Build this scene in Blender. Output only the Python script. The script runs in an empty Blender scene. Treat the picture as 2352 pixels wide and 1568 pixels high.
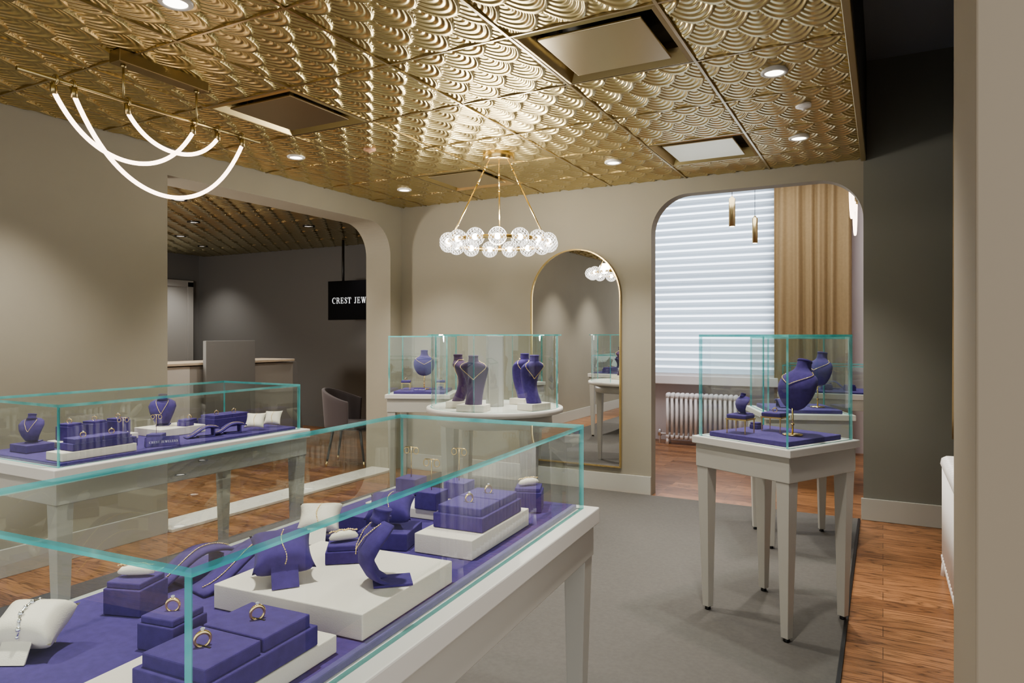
import bpy, bmesh, math, random
from mathutils import Vector, Matrix
random.seed(7)
PI = math.pi
F = 1590.0; HZ = 768.0; CX = 1176.0; CZ = 1.45
YAW = math.atan(852/1590)
COL = bpy.context.scene.collection

def lin(v):
    v /= 255.0
    return v/12.92 if v <= 0.04045 else ((v+0.055)/1.055)**2.4
def rgb(r, g, b): return (lin(r), lin(g), lin(b), 1)

# ------------------------------------------------------------------ materials
def newmat(name):
    m = bpy.data.materials.new(name); m.use_nodes = True
    nt = m.node_tree
    for n in list(nt.nodes): nt.nodes.remove(n)
    out = nt.nodes.new('ShaderNodeOutputMaterial')
    return m, nt, out
def pbr(name, col, rough=0.5, metal=0.0, noise=0.0, nscale=40, bump=0.0, bscale=200, sheen=0.0, emis=None, es=0, spec=0.5):
    m, nt, out = newmat(name)
    b = nt.nodes.new('ShaderNodeBsdfPrincipled')
    b.inputs['Base Color'].default_value = col
    b.inputs['Roughness'].default_value = rough
    b.inputs['Metallic'].default_value = metal
    b.inputs['Specular IOR Level'].default_value = spec
    if sheen: b.inputs['Sheen Weight'].default_value = sheen
    if emis:
        b.inputs['Emission Color'].default_value = emis; b.inputs['Emission Strength'].default_value = es
    tc = nt.nodes.new('ShaderNodeTexCoord')
    if noise:
        n = nt.nodes.new('ShaderNodeTexNoise'); n.inputs['Scale'].default_value = nscale; n.inputs['Detail'].default_value = 5
        nt.links.new(tc.outputs['Object'], n.inputs['Vector'])
        r = nt.nodes.new('ShaderNodeMapRange'); r.inputs[1].default_value = .3; r.inputs[2].default_value = .7
        r.inputs[3].default_value = 1-noise; r.inputs[4].default_value = 1+noise
        nt.links.new(n.outputs['Fac'], r.inputs[0])
        mx = nt.nodes.new('ShaderNodeVectorMath'); mx.operation = 'SCALE'
        mx.inputs[0].default_value = col[:3]
        nt.links.new(r.outputs[0], mx.inputs['Scale']); nt.links.new(mx.outputs[0], b.inputs['Base Color'])
    if bump:
        n = nt.nodes.new('ShaderNodeTexNoise'); n.inputs['Scale'].default_value = bscale; n.inputs['Detail'].default_value = 3
        nt.links.new(tc.outputs['Object'], n.inputs['Vector'])
        bp = nt.nodes.new('ShaderNodeBump'); bp.inputs['Strength'].default_value = bump; bp.inputs['Distance'].default_value = .002
        nt.links.new(n.outputs['Fac'], bp.inputs['Height']); nt.links.new(bp.outputs[0], b.inputs['Normal'])
    nt.links.new(b.outputs[0], out.inputs[0])
    return m
def emit(name, col, s):
    m, nt, out = newmat(name)
    e = nt.nodes.new('ShaderNodeEmission'); e.inputs[0].default_value = col; e.inputs[1].default_value = s
    nt.links.new(e.outputs[0], out.inputs[0]); return m

class NM:
    def __init__(s, nt): s.nt = nt
    def __call__(s, op, *a):
        n = s.nt.nodes.new('ShaderNodeMath'); n.operation = op
        for i, v in enumerate(a):
            if isinstance(v, (int, float)): n.inputs[i].default_value = v
            else: s.nt.links.new(v, n.inputs[i])
        return n.outputs[0]

PITCH = 0.695
SW, SR = PITCH/3, PITCH/5          # scallop width, row spacing
def scallop(x, y):
    u = (x+.135)/SW; v = (y+20)/SR
    j = math.floor(v); f = v-j; xo = u+.5*(j % 2)
    dx2 = (xo+40.5) % 1-.5; d2 = math.hypot(dx2, (f+1)*.25)
    if d2 < .5: return d2
    dx = (xo+40) % 1-.5
    return math.hypot(dx, f*.25)
def gold_ceiling(name, col, rough, rib=.0022, nrib=13):
    m, nt, out = newmat(name); M = NM(nt)
    tc = nt.nodes.new('ShaderNodeTexCoord'); sp = nt.nodes.new('ShaderNodeSeparateXYZ')
    nt.links.new(tc.outputs['Object'], sp.inputs[0])
    x = M('DIVIDE', M('ADD', sp.outputs[0], .135), SW)
    v = M('DIVIDE', M('ADD', sp.outputs[1], 20), SR)
    j = M('FLOOR', v); f = M('SUBTRACT', v, j)
    par = M('FLOORED_MODULO', j, 2.0)
    xo = M('ADD', x, M('MULTIPLY', par, .5))
    dx = M('SUBTRACT', M('FRACT', M('ADD', xo, 40.0)), .5)
    dx2 = M('SUBTRACT', M('FRACT', M('ADD', xo, 40.5)), .5)
    f1 = M('MULTIPLY', f, .25); f2 = M('MULTIPLY', M('ADD', f, 1.0), .25)
    d1 = M('SQRT', M('ADD', M('MULTIPLY', dx, dx), M('MULTIPLY', f1, f1)))
    d2 = M('SQRT', M('ADD', M('MULTIPLY', dx2, dx2), M('MULTIPLY', f2, f2)))
    use = M('LESS_THAN', d2, .5); nuse = M('SUBTRACT', 1.0, use)
    d = M('ADD', M('MULTIPLY', d2, use), M('MULTIPLY', d1, nuse))
    grv = M('MULTIPLY', M('COSINE', M('MULTIPLY', d, 2*PI*nrib*2/2)), rib)
    bp = nt.nodes.new('ShaderNodeBump'); bp.inputs['Strength'].default_value = 1; bp.inputs['Distance'].default_value = 1
    nt.links.new(grv, bp.inputs['Height'])
    b = nt.nodes.new('ShaderNodeBsdfPrincipled')
    b.inputs['Base Color'].default_value = col; b.inputs['Metallic'].default_value = 1; b.inputs['Roughness'].default_value = rough
    nt.links.new(bp.outputs[0], b.inputs['Normal']); nt.links.new(b.outputs[0], out.inputs[0])
    return m

def wood_floor(name):
    m, nt, out = newmat(name)
    tc = nt.nodes.new('ShaderNodeTexCoord')
    br = nt.nodes.new('ShaderNodeTexBrick')
    br.inputs['Scale'].default_value = 1.0; br.inputs['Brick Width'].default_value = .9; br.inputs['Row Height'].default_value = .13
    br.inputs['Mortar Size'].default_value = .0014; br.offset = .37; br.inputs['Bias'].default_value = 0
    br.inputs['Color1'].default_value = rgb(120, 84, 56); br.inputs['Color2'].default_value = rgb(158, 114, 78)
    br.inputs['Mortar'].default_value = rgb(60, 40, 28)
    nt.links.new(tc.outputs['Object'], br.inputs['Vector'])
    mp = nt.nodes.new('ShaderNodeMapping'); mp.inputs['Scale'].default_value = (.9, 8, 1)
    nt.links.new(tc.outputs['Object'], mp.inputs[0])
    sp = nt.nodes.new('ShaderNodeSeparateXYZ'); nt.links.new(tc.outputs['Object'], sp.inputs[0])
    M = NM(nt)
    row = M('FLOOR', M('DIVIDE', sp.outputs[1], .13))
    cb = nt.nodes.new('ShaderNodeCombineXYZ'); nt.links.new(M('MULTIPLY', row, 3.7), cb.inputs[0]); nt.links.new(M('MULTIPLY', row, 1.3), cb.inputs[2])
    ad = nt.nodes.new('ShaderNodeVectorMath'); ad.operation = 'ADD'
    nt.links.new(mp.outputs[0], ad.inputs[0]); nt.links.new(cb.outputs[0], ad.inputs[1])
    n = nt.nodes.new('ShaderNodeTexNoise'); n.inputs['Scale'].default_value = 1.3; n.inputs['Detail'].default_value = 3; n.inputs['Distortion'].default_value = .8
    nt.links.new(ad.outputs[0], n.inputs['Vector'])
    rings = M('POWER', M('ABSOLUTE', M('SINE', M('MULTIPLY', n.outputs['Fac'], 30.0))), .55)
    wv = nt.nodes.new('ShaderNodeMapRange'); wv.inputs[1].default_value = 0; wv.inputs[2].default_value = 1; wv.inputs[3].default_value = .28; wv.inputs[4].default_value = 1.18
    nt.links.new(rings, wv.inputs[0])
    mx = nt.nodes.new('ShaderNodeVectorMath'); mx.operation = 'SCALE'
    nt.links.new(br.outputs['Color'], mx.inputs[0]); nt.links.new(wv.outputs[0], mx.inputs['Scale'])
    b = nt.nodes.new('ShaderNodeBsdfPrincipled'); b.inputs['Roughness'].default_value = .33
    nt.links.new(mx.outputs[0], b.inputs['Base Color']); nt.links.new(b.outputs[0], out.inputs[0])
    return m

def glass_clear():
    m, nt, out = newmat('clear glass'); M = NM(nt)
    lw = nt.nodes.new('ShaderNodeLayerWeight'); lw.inputs[0].default_value = .5
    fac = M('ADD', M('MULTIPLY', M('POWER', lw.outputs['Facing'], 2.8), .58), .07)
    t = nt.nodes.new('ShaderNodeBsdfTransparent'); t.inputs[0].default_value = (.93, .972, .962, 1)
    g = nt.nodes.new('ShaderNodeBsdfGlossy'); g.inputs['Roughness'].default_value = 0.0
    g.inputs[0].default_value = (.9, .97, .96, 1)
    x = nt.nodes.new('ShaderNodeMixShader')
    nt.links.new(fac, x.inputs[0]); nt.links.new(t.outputs[0], x.inputs[1]); nt.links.new(g.outputs[0], x.inputs[2])
    nt.links.new(x.outputs[0], out.inputs[0]); return m
def glass_edge():
    m, nt, out = newmat('teal glass edge')
    tc = nt.nodes.new('ShaderNodeTexCoord')
    n = nt.nodes.new('ShaderNodeTexNoise'); n.inputs['Scale'].default_value = 4; n.inputs['Detail'].default_value = 3; n.inputs['Distortion'].default_value = 1
    nt.links.new(tc.outputs['Object'], n.inputs['Vector'])
    cr = nt.nodes.new('ShaderNodeValToRGB')
    cr.color_ramp.elements[0].position = .34; cr.color_ramp.elements[0].color = (.09, .44, .47, 1)
    cr.color_ramp.elements[1].position = .68; cr.color_ramp.elements[1].color = (.40, .84, .82, 1)
    e = cr.color_ramp.elements.new(.5); e.color = (.20, .64, .65, 1)
    nt.links.new(n.outputs['Fac'], cr.inputs[0])
    t = nt.nodes.new('ShaderNodeBsdfTransparent'); t.inputs[0].default_value = (.50, .86, .85, 1)
    b = nt.nodes.new('ShaderNodeBsdfPrincipled'); b.inputs['Roughness'].default_value = .05; b.inputs['Specular IOR Level'].default_value = .9
    nt.links.new(cr.outputs[0], b.inputs['Base Color'])
    x = nt.nodes.new('ShaderNodeMixShader'); x.inputs[0].default_value = .5
    nt.links.new(t.outputs[0], x.inputs[1]); nt.links.new(b.outputs[0], x.inputs[2]); nt.links.new(x.outputs[0], out.inputs[0]); return m
def crystal():
    m, nt, out = newmat('faceted crystal'); M = NM(nt)
    t = nt.nodes.new('ShaderNodeBsdfTransparent'); t.inputs[0].default_value = (.95, .95, .95, 1)
    g = nt.nodes.new('ShaderNodeBsdfGlossy'); g.inputs['Roughness'].default_value = .03
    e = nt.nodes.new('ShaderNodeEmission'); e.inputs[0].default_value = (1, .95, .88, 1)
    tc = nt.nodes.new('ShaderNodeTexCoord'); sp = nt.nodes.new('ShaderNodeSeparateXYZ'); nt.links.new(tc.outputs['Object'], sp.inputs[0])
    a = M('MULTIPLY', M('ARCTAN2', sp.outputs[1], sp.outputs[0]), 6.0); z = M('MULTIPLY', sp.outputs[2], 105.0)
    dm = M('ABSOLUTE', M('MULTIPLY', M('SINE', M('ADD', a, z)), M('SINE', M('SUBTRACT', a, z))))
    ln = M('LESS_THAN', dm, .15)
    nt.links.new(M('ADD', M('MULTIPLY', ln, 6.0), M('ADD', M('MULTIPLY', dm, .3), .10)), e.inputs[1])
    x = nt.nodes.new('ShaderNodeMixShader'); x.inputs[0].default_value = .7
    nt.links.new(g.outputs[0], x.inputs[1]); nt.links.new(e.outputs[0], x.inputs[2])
    y = nt.nodes.new('ShaderNodeMixShader')
    lw = nt.nodes.new('ShaderNodeLayerWeight'); lw.inputs[0].default_value = .5
    nt.links.new(M('ADD', M('ADD', M('MULTIPLY', lw.outputs['Facing'], .35), .22), M('MULTIPLY', ln, .42)), y.inputs[0])
    nt.links.new(t.outputs[0], y.inputs[1]); nt.links.new(x.outputs[0], y.inputs[2]); nt.links.new(y.outputs[0], out.inputs[0]); return m
def cloth_trans(name, tcol, dcol, f):
    m, nt, out = newmat(name)
    t = nt.nodes.new('ShaderNodeBsdfTranslucent'); t.inputs[0].default_value = tcol
    d = nt.nodes.new('ShaderNodeBsdfDiffuse'); d.inputs[0].default_value = dcol
    x = nt.nodes.new('ShaderNodeMixShader'); x.inputs[0].default_value = f
    nt.links.new(d.outputs[0], x.inputs[1]); nt.links.new(t.outputs[0], x.inputs[2]); nt.links.new(x.outputs[0], out.inputs[0]); return m

PAINT = pbr('greige wall paint', rgb(146, 141, 127), .75, noise=.02, nscale=3, bump=.08, bscale=300)
PAINTR = pbr('shaded greige wall paint', rgb(120, 120, 111), .7, bump=.05, bscale=300)  # same greige as the back wall, darkened in colour to stand for shadow
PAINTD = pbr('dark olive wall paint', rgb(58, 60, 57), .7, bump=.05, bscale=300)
PAINTG = pbr('charcoal wall paint', rgb(106, 106, 105), .7, bump=.05)
WHITEP = pbr('white plaster', rgb(210, 202, 200), .8)
NAVY = pbr('slate ceiling paint', rgb(140, 148, 160), .9)
TRIM = pbr('baseboard paint', rgb(172, 171, 163), .45)
WHITE = pbr('white enamel', rgb(240, 236, 234), .35)
TABLE = pbr('light grey lacquer', rgb(178, 176, 168), .4)
TABLEC = pbr('pale lacquer', rgb(206, 204, 198), .4)
PURPLE = pbr('violet suede', rgb(76, 60, 126), .95, noise=.12, nscale=60, bump=.35, bscale=900, sheen=.06)
PLUM = pbr('plum velvet', rgb(74, 48, 86), .9, noise=.12, nscale=70, bump=.3, bscale=900, sheen=.12)
CREAM = pbr('cream leatherette', rgb(228, 219, 207), .6, bump=.3, bscale=500)
CREAMW = pbr('ivory leather', rgb(238, 229, 212), .5, bump=.3, bscale=500)
GOLD = pbr('polished gold', (.92, .70, .33, 1), .24, 1)
GOLDC = pbr('satin gold chain', (1.0, .78, .40, 1), .38, 1)
BRASS = pbr('brushed brass', (.50, .41, .22, 1), .33, 1, bump=.05, bscale=80)
BRONZE = pbr('dark brushed bronze', (.34, .27, .15, 1), .4, 1)
SILVER = pbr('silver', (.85, .85, .87, 1), .18, 1)
PLATE = pbr('champagne metal panel', (.55, .47, .31, 1), .3, 1)
DARKM = pbr('dark recess metal', (.05, .045, .03, 1), .5, .6)
BLACK = pbr('black metal', rgb(22, 21, 22), .4)
CARPET = pbr('charcoal carpet', rgb(98, 96, 93), 1, noise=.06, nscale=50, bump=1.0, bscale=450, spec=.1)
WOOD = wood_floor('walnut plank floor')
GCEIL = gold_ceiling('gold scalloped tin', (.64, .53, .27, 1), .32)
GLASS = glass_clear(); GEDGE = glass_edge(); CRYS = crystal()
BLIND = cloth_trans('opaque blind vane', (.26, .30, .34, 1), (.54, .57, .61, 1), .55)
SHEER = cloth_trans('sheer blind fabric', (.76, .81, .87, 1), (.85, .87, .90, 1), .65)
MIRROR = pbr('mirror glass', (.9, .9, .9, 1), .0, 1)
LED = emit('led tube', (1, .76, .60, 1), 6)
LENS = emit('downlight lens', (1, .92, .80, 1), 7)
DLENS = emit('dim downlight lens', (1, .9, .8, 1), 1.2)
BULB = emit('crystal core', (1, .92, .80, 1), 16)
CURT = pbr('ochre curtain fabric', rgb(150, 130, 96), .95, noise=.05, nscale=30)
VELV = pbr('taupe velvet', rgb(72, 65, 67), .85, sheen=.15)
OAK = pbr('pale oak', rgb(178, 166, 148), .5, noise=.1, nscale=12)
DESK = pbr('taupe desk laminate', rgb(138, 135, 130), .6)
DESKW = pbr('pale desk laminate', rgb(180, 178, 174), .6)
DESKD = pbr('dark grey panel', rgb(112, 112, 111), .6)
SCREEN = pbr('black screen', rgb(6, 6, 8), .15)
TXT = emit('lit white lettering', (1, 1, 1, 1), 1.6)
INK = pbr('pale print', rgb(225, 220, 235), .6)
COPPER = pbr('copper sprinkler cap', rgb(180, 140, 110), .5)
DSTONE = pbr('diamond', (.9, .95, 1, 1), .03, .6)

# ------------------------------------------------------------------ mesh builder
class MB:
    def __init__(s): s.bm = bmesh.new()
    def face(s, vs, mi=0, sm=False):
        try:
            f = s.bm.faces.new(vs); f.material_index = mi; f.smooth = sm; return f
        except ValueError: return None
    def box(s, c, d, mi=0, M=None, taper=None):
        x, y, z = d[0]/2, d[1]/2, d[2]/2
        t = taper or 1.0
        P = [(-x*t, -y*t, -z), (x*t, -y*t, -z), (x*t, y*t, -z), (-x*t, y*t, -z), (-x, -y, z), (x, -y, z), (x, y, z), (-x, y, z)]
        vs = []
        for p in P:
            v = Vector(p)
            if M: v = M @ v
            vs.append(s.bm.verts.new(v + Vector(c)))
        for idx in ((3, 2, 1, 0), (4, 5, 6, 7), (0, 1, 5, 4), (2, 3, 7, 6), (1, 2, 6, 5), (3, 0, 4, 7)):
            s.face([vs[i] for i in idx], mi)
        return s
    def pane(s, c, d):   # clear sheet with a thick teal rim
        k = min(range(3), key=lambda q: d[q]); a, b = [q for q in range(3) if q != k]
        def pt(sa, sb, sk):
            p = [0, 0, 0]; p[a] = sa*d[a]/2; p[b] = sb*d[b]/2; p[k] = sk*d[k]/2
            return s.bm.verts.new(Vector(p)+Vector(c))
        cs = ((-1, -1), (1, -1), (1, 1), (-1, 1))
        s.face([pt(q[0], q[1], 0) for q in cs], 0)
        lo = [pt(q[0], q[1], -1) for q in cs]; hi = [pt(q[0], q[1], 1) for q in cs]
        for q in range(4): s.face([lo[q], lo[(q+1) % 4], hi[(q+1) % 4], hi[q]], 1)
        return s
    def tube(s, pts, r, n=8, mi=0, closed=False, sm=True):
        pts = [Vector(p) for p in pts]; N = len(pts); rings = []
        up = None
        for i, p in enumerate(pts):
            if closed: t = (pts[(i+1) % N]-pts[i-1])
            else: t = pts[min(i+1, N-1)]-pts[max(i-1, 0)]
            t.normalize()
            if up is None:
                up = Vector((0, 0, 1)) if abs(t.z) < .9 else Vector((1, 0, 0))
            a = up - t*up.dot(t); a.normalize(); up = a; b = t.cross(a)
            rr = r[i] if isinstance(r, (list, tuple)) else r
            rings.append([s.bm.verts.new(p + a*math.cos(2*PI*k/n)*rr + b*math.sin(2*PI*k/n)*rr) for k in range(n)])
        m = N if closed else N-1
        for i in range(m):
            A, B = rings[i], rings[(i+1) % N]
            for k in range(n): s.face([A[k], A[(k+1) % n], B[(k+1) % n], B[k]], mi, sm)
        if not closed:
            s.face(rings[0][::-1], mi); s.face(rings[-1], mi)
        return s
    def loft(s, secs, n=28, mi=0, pw=2.0, sm=True, cap=True):
        rings = []
        for (cx, cy, z, rx, ry) in secs:
            ring = []
            for k in range(n):
                a = 2*PI*k/n; ca, sa = math.cos(a), math.sin(a)
                q = 2.0/pw
                ring.append(s.bm.verts.new((cx+rx*math.copysign(abs(ca)**q, ca), cy+ry*math.copysign(abs(sa)**q, sa), z)))
            rings.append(ring)
        for A, B in zip(rings, rings[1:]):
            for k in range(n): s.face([A[k], A[(k+1) % n], B[(k+1) % n], B[k]], mi, sm)
        if cap: s.face(rings[0][::-1], mi); s.face(rings[-1], mi)
        return s
    def lathe(s, prof, n=28, c=(0, 0, 0), mi=0, sm=True, cap=True):
        return s.loft([(c[0], c[1], c[2]+z, max(r, 1e-4), max(r, 1e-4)) for r, z in prof], n, mi, 2.0, sm, cap)
    def sphere(s, c, r, n=16, m=10, mi=0, sz=1.0, sm=True):
        return s.lathe([(r*math.sin(PI*k/m), -r*sz*math.cos(PI*k/m)) for k in range(m+1)], n, c, mi, sm)
    def grid(s, fn, nu, nv, mi=0, sm=True):
        V = [[s.bm.verts.new(fn(i/nu, j/nv)) for j in range(nv+1)] for i in range(nu+1)]
        for i in range(nu):
            for j in range(nv): s.face([V[i][j], V[i+1][j], V[i+1][j+1], V[i][j+1]], mi, sm)
        return s
    def prism(s, poly, fn, mi=0):
        A = [s.bm.verts.new(fn(a, b, 0)) for a, b in poly]; B = [s.bm.verts.new(fn(a, b, 1)) for a, b in poly]
        s.face(A, mi); s.face(B[::-1], mi); n = len(poly)
        for k in range(n): s.face([A[k], B[k], B[(k+1) % n], A[(k+1) % n]], mi)
        return s
    def xf(s, M): bmesh.ops.transform(s.bm, matrix=M, verts=s.bm.verts[:]); return s
    def build(s, name, mats, parent=None, bevel=0, solid=0, seg=2):
        bmesh.ops.recalc_face_normals(s.bm, faces=s.bm.faces[:])
        me = bpy.data.meshes.new(name); s.bm.to_mesh(me); s.bm.free()
        for m in (mats if isinstance(mats, (list, tuple)) else [mats]): me.materials.append(m)
        o = bpy.data.objects.new(name, me); COL.objects.link(o)
        if parent: o.parent = parent
        if solid:
            md = o.modifiers.new('s', 'SOLIDIFY'); md.thickness = solid; md.offset = 0
        if bevel:
            md = o.modifiers.new('b', 'BEVEL'); md.width = bevel; md.segments = seg; md.limit_method = 'ANGLE'; md.angle_limit = .6
        return o

def tag(o, label, cat=None, group=None, kind=None):
    o['label'] = label
    if cat: o['category'] = cat
    if group: o['group'] = group
    if kind: o['kind'] = kind
    return o
def thing(name, label, cat, loc=(0, 0, 0), rz=0, group=None, rot=None):
    o = bpy.data.objects.new(name, None); COL.objects.link(o); o.empty_display_size = .05
    o.location = loc; o.rotation_euler = rot or (0, 0, rz)
    return tag(o, label, cat, group)
def struct(name, mb, m, label, **k):
    o = mb.build(name, m, **k); o['kind'] = 'structure'; o['label'] = label; o['category'] = name.split('_')[0]; return o
def solo(name, mb, m, label, cat, loc=(0, 0, 0), rz=0, group=None, rot=None, **k):
    o = mb.build(name, m, **k); o.location = loc; o.rotation_euler = rot or (0, 0, rz); return tag(o, label, cat, group)
def dup(root, loc, rz, label, group=None):
    r = root.copy(); COL.objects.link(r); r.location = loc; r.rotation_euler = (0, 0, rz); r['label'] = label
    if group: r['group'] = group
    for ch in list(root.children):
        c = ch.copy(); COL.objects.link(c); c.parent = r
        for g in list(ch.children):
            d = g.copy(); COL.objects.link(d); d.parent = c
    return r

# ---- high-contrast serif capitals drawn as strokes, cap height 1
def glyph(ch):
    B, S = [], []
    st, th = .13, .04
    def stem(x, y0=0, y1=1, w=st): B.append((x, y0, x+w, y1))
    def serif(x, y, w=.30): B.append((x, y, x+w, y+th))
    if ch == 'C':
        S.append([(.42+.36*math.cos(a), .5+.49*math.sin(a), th+(.15-th)*max(0, -math.cos(a))**1.2) for a in [math.radians(48+264*k/28) for k in range(29)]])
        B.append((.64, .68, .69, .99)); return B, S, .78
    if ch == 'R':
        stem(.08); serif(.0, 0); serif(.0, 1-th)
        S.append([(.2, .975, th), (.40, .975, th), (.52, .93, .10), (.575, .76, .13), (.52, .58, .10), (.40, .52, th), (.2, .52, th)])
        S.append([(.36, .52, .10), (.52, .42, .12), (.58, .22, .12), (.62, .06, .10), (.72, .03, .05), (.80, .10, .03)]); return B, S, .80
    if ch == 'E':
        stem(.08); serif(.0, 0, .62); serif(.0, 1-th, .60); serif(.2, .49, .25); B.append((.43, .36, .47, .64)); B.append((.57, 0, .62, .30)); B.append((.56, .72, .60, 1)); return B, S, .70
    if ch == 'L':
        stem(.08); serif(.0, 0, .62); serif(.0, 1-th, .34); B.append((.57, 0, .62, .34)); return B, S, .68
    if ch == 'T':
        stem(.285); serif(.18, 0, .34); serif(.0, 1-th, .70); B.append((.0, .68, .045, 1)); B.append((.655, .68, .70, 1)); return B, S, .76
    if ch == 'S':
        S.append([(.50, .76, .03), (.44, .93, .05), (.30, .975, .05), (.16, .92, .09), (.12, .78, .12), (.20, .64, .15), (.34, .52, .16), (.48, .38, .15), (.52, .22, .12), (.46, .07, .08), (.32, .02, .05), (.16, .06, .05), (.08, .24, .03)])
        B.append((.50, .70, .54, .99)); B.append((.05, .01, .09, .32)); return B, S, .62
    if ch == 'J':
        stem(.24, .12, 1); serif(.14, 1-th, .38); S.append([(.305, .2, .13), (.295, .06, .10), (.22, -.01, .06), (.10, .02, .06), (.06, .12, .11)]); return B, S, .54
    if ch == 'W':
        S.append([(.14, 1, .15), (.36, .0, .15)]); S.append([(.36, 0, .05), (.56, .98, .05)]); S.append([(.54, 1, .15), (.76, .0, .15)]); S.append([(.76, 0, .05), (.96, 1, .05)])
        serif(.0, 1-th, .30); serif(.42, 1-th, .26); serif(.86, 1-th, .20); return B, S, 1.06
    return B, S, .34
def lettering(body, cap, mat, parent, loc, rot, track=.04):
    m = MB(); x = 0
    for ch in body:
        B, S, adv = glyph(ch)
        for (a, b, c, d) in B:
            m.face([m.bm.verts.new(((x+p)*cap, q*cap, 0)) for p, q in ((a, b), (c, b), (c, d), (a, d))])
        for st in S:
            L = []
            for i, (px, py, w) in enumerate(st):
                A = Vector(st[max(i-1, 0)][:2]); C = Vector(st[min(i+1, len(st)-1)][:2]); t = (C-A).normalized(); nrm = Vector((-t.y, t.x))
                if len(st) == 2: nrm = Vector((1, 0))
                L.append([m.bm.verts.new(((x+px+nrm.x*w/2*k)*cap, (py+nrm.y*w/2*k)*cap, .0001)) for k in (-1, 1)])
            for P, Q in zip(L, L[1:]): m.face([P[0], P[1], Q[1], Q[0]])
        x += adv+track
    o = m.build('lettering', mat, parent); o.location = loc; o.rotation_euler = rot; return o

# ------------------------------------------------------------------ setting
XL, YB, ZC = -4.63, 6.09, 2.83
XE = -.135
struct('floor', MB().box((-4.2, 3.8, -.05), (13.6, 12.6, .1)), WOOD, 'warm brown wood plank floor')
def arc(cx, cz, r, a0, a1, n=14): return [(cx+r*math.cos(a0+(a1-a0)*k/n), cz+r*math.sin(a0+(a1-a0)*k/n)) for k in range(n+1)]
R = .33
poly = [(-4.63, 0), (-1.84, 0)] + arc(-1.84+R, 2.69-R, R, PI, PI/2) + arc(XE-R, 2.69-R, R, PI/2, 0) + [(XE, 3.6), (-4.63, 3.6)]
struct('wall_back', MB().prism(poly, lambda a, b, s: (a, YB+.13*s, b)), PAINT, 'greige back wall with wide round-cornered opening')
struct('wall_back_right', MB().box(((XE+.75)/2, YB+.065, 1.8), (.75-XE, .13, 3.6)), PAINTR, 'greige wall right of the opening with its shade put into the colour')
poly = [(-2.4, 0), (3.285, 0), (3.285, 2.62)] + arc(5.895-R, 2.62-R, R, PI/2, 0) + [(5.895, 0), (8.2, 0), (8.2, 3.0), (-2.4, 3.0)]
struct('wall_left', MB().prism(poly, lambda a, b, s: (XL-.33*s, a, b)), PAINT, 'greige left wall with wide opening to the next room')
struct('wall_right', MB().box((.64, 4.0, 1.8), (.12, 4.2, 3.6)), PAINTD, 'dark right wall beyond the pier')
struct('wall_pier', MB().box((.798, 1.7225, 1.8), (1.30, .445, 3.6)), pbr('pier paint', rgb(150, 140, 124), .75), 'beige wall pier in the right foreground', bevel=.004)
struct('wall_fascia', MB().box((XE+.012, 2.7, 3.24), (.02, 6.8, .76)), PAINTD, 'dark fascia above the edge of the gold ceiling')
struct('ceiling_raised', MB().box((.3, 2.7, 3.62), (.9, 6.8, .06)), NAVY, 'dark raised ceiling strip by the right wall')
struct('wall_window', MB().box((-3.6, 9.5, 1.8), (.6, .12, 3.6)).box((-.2, 9.5, 1.8), (1.95, .12, 3.6)).box((-2.25, 9.5, .44), (2.15, .12, .88)).box((-2.25, 9.5, 3.52), (2.15, .12, .16)),
       WHITEP, 'pale window wall of the bright room')
struct('wall_window_left', MB().box((-3.85, 7.85, 1.8), (.1, 3.3, 3.6)), WHITEP, 'side wall of the bright room')
struct('wall_window_right', MB().box((.35, 7.85, 1.8), (.1, 3.3, 3.6)), WHITEP, 'right side wall of the bright room')
struct('ceiling_window_room', MB().box((-1.75, 7.85, 3.63), (4.4, 3.3, .05)), WHITEP, 'white ceiling of the bright room')
struct('wall_far', MB().box((-7.9, 8.26, 1.5), (6.3, .12, 3.0)), PAINTG, 'charcoal far wall of the next room')
struct('wall_far_left', MB().box((-10.76, 4.5, 1.5), (.12, 7.5, 3.0)), PAINTG, 'charcoal side wall of the next room')
struct('wall_far_near', MB().box((-7.9, .8, 1.5), (6.0, .12, 3.0)), PAINTG, 'near wall of the next room')
gx = [XE-PITCH*k for k in range(7)] + [XL]
gy = [4.90+PITCH*k for k in range(-9, 2)] + [YB]
holes = [(1, 2.815), (4, 2.815), (1, 4.90), (4, 4.90)]
def relief(name, xs, ys, skip, mat, label, step, DEPTH=.017):
    verts, faces = [], []
    for i in range(len(xs)-1):
        for j in range(len(ys)-1):
            if skip(i, j): continue
            xa, xb, ya, yb = xs[i], xs[i+1], ys[j], ys[j+1]
            nx = max(2, int(round(abs(xb-xa)/step))); ny = max(2, int(round(abs(yb-ya)/step))); base = len(verts)
            for p in range(nx+1):
                x = xa+(xb-xa)*p/nx
                for q in range(ny+1):
                    y = ya+(yb-ya)*q/ny
                    e = min(abs(x-xa), abs(x-xb), abs(y-ya), abs(y-yb))
                    d = scallop(x, y)*2
                    verts.append((x, y, ZC - DEPTH*(d**1.5)*min(1, e/.02) + DEPTH*.35))
            for p in range(nx):
                for q in range(ny):
                    a = base+p*(ny+1)+q; faces.append((a, a+1, a+ny+2, a+ny+1) if xb < xa else (a, a+ny+1, a+ny+2, a+1))
    me = bpy.data.meshes.new(name); me.from_pydata(verts, [], faces)
    me.polygons.foreach_set('use_smooth', [True]*len(me.polygons)); me.materials.append(mat)
    o = bpy.data.objects.new(name, me); COL.objects.link(o); o['kind'] = 'structure'; o['label'] = label; o['category'] = 'ceiling'
relief('ceiling', gx, gy, lambda i, j: any(i == h[0] and abs(gy[j]-h[1]) < .02 for h in holes), GCEIL, 'gold pressed metal ceiling with scallop pattern', PITCH/96, .018)
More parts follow.
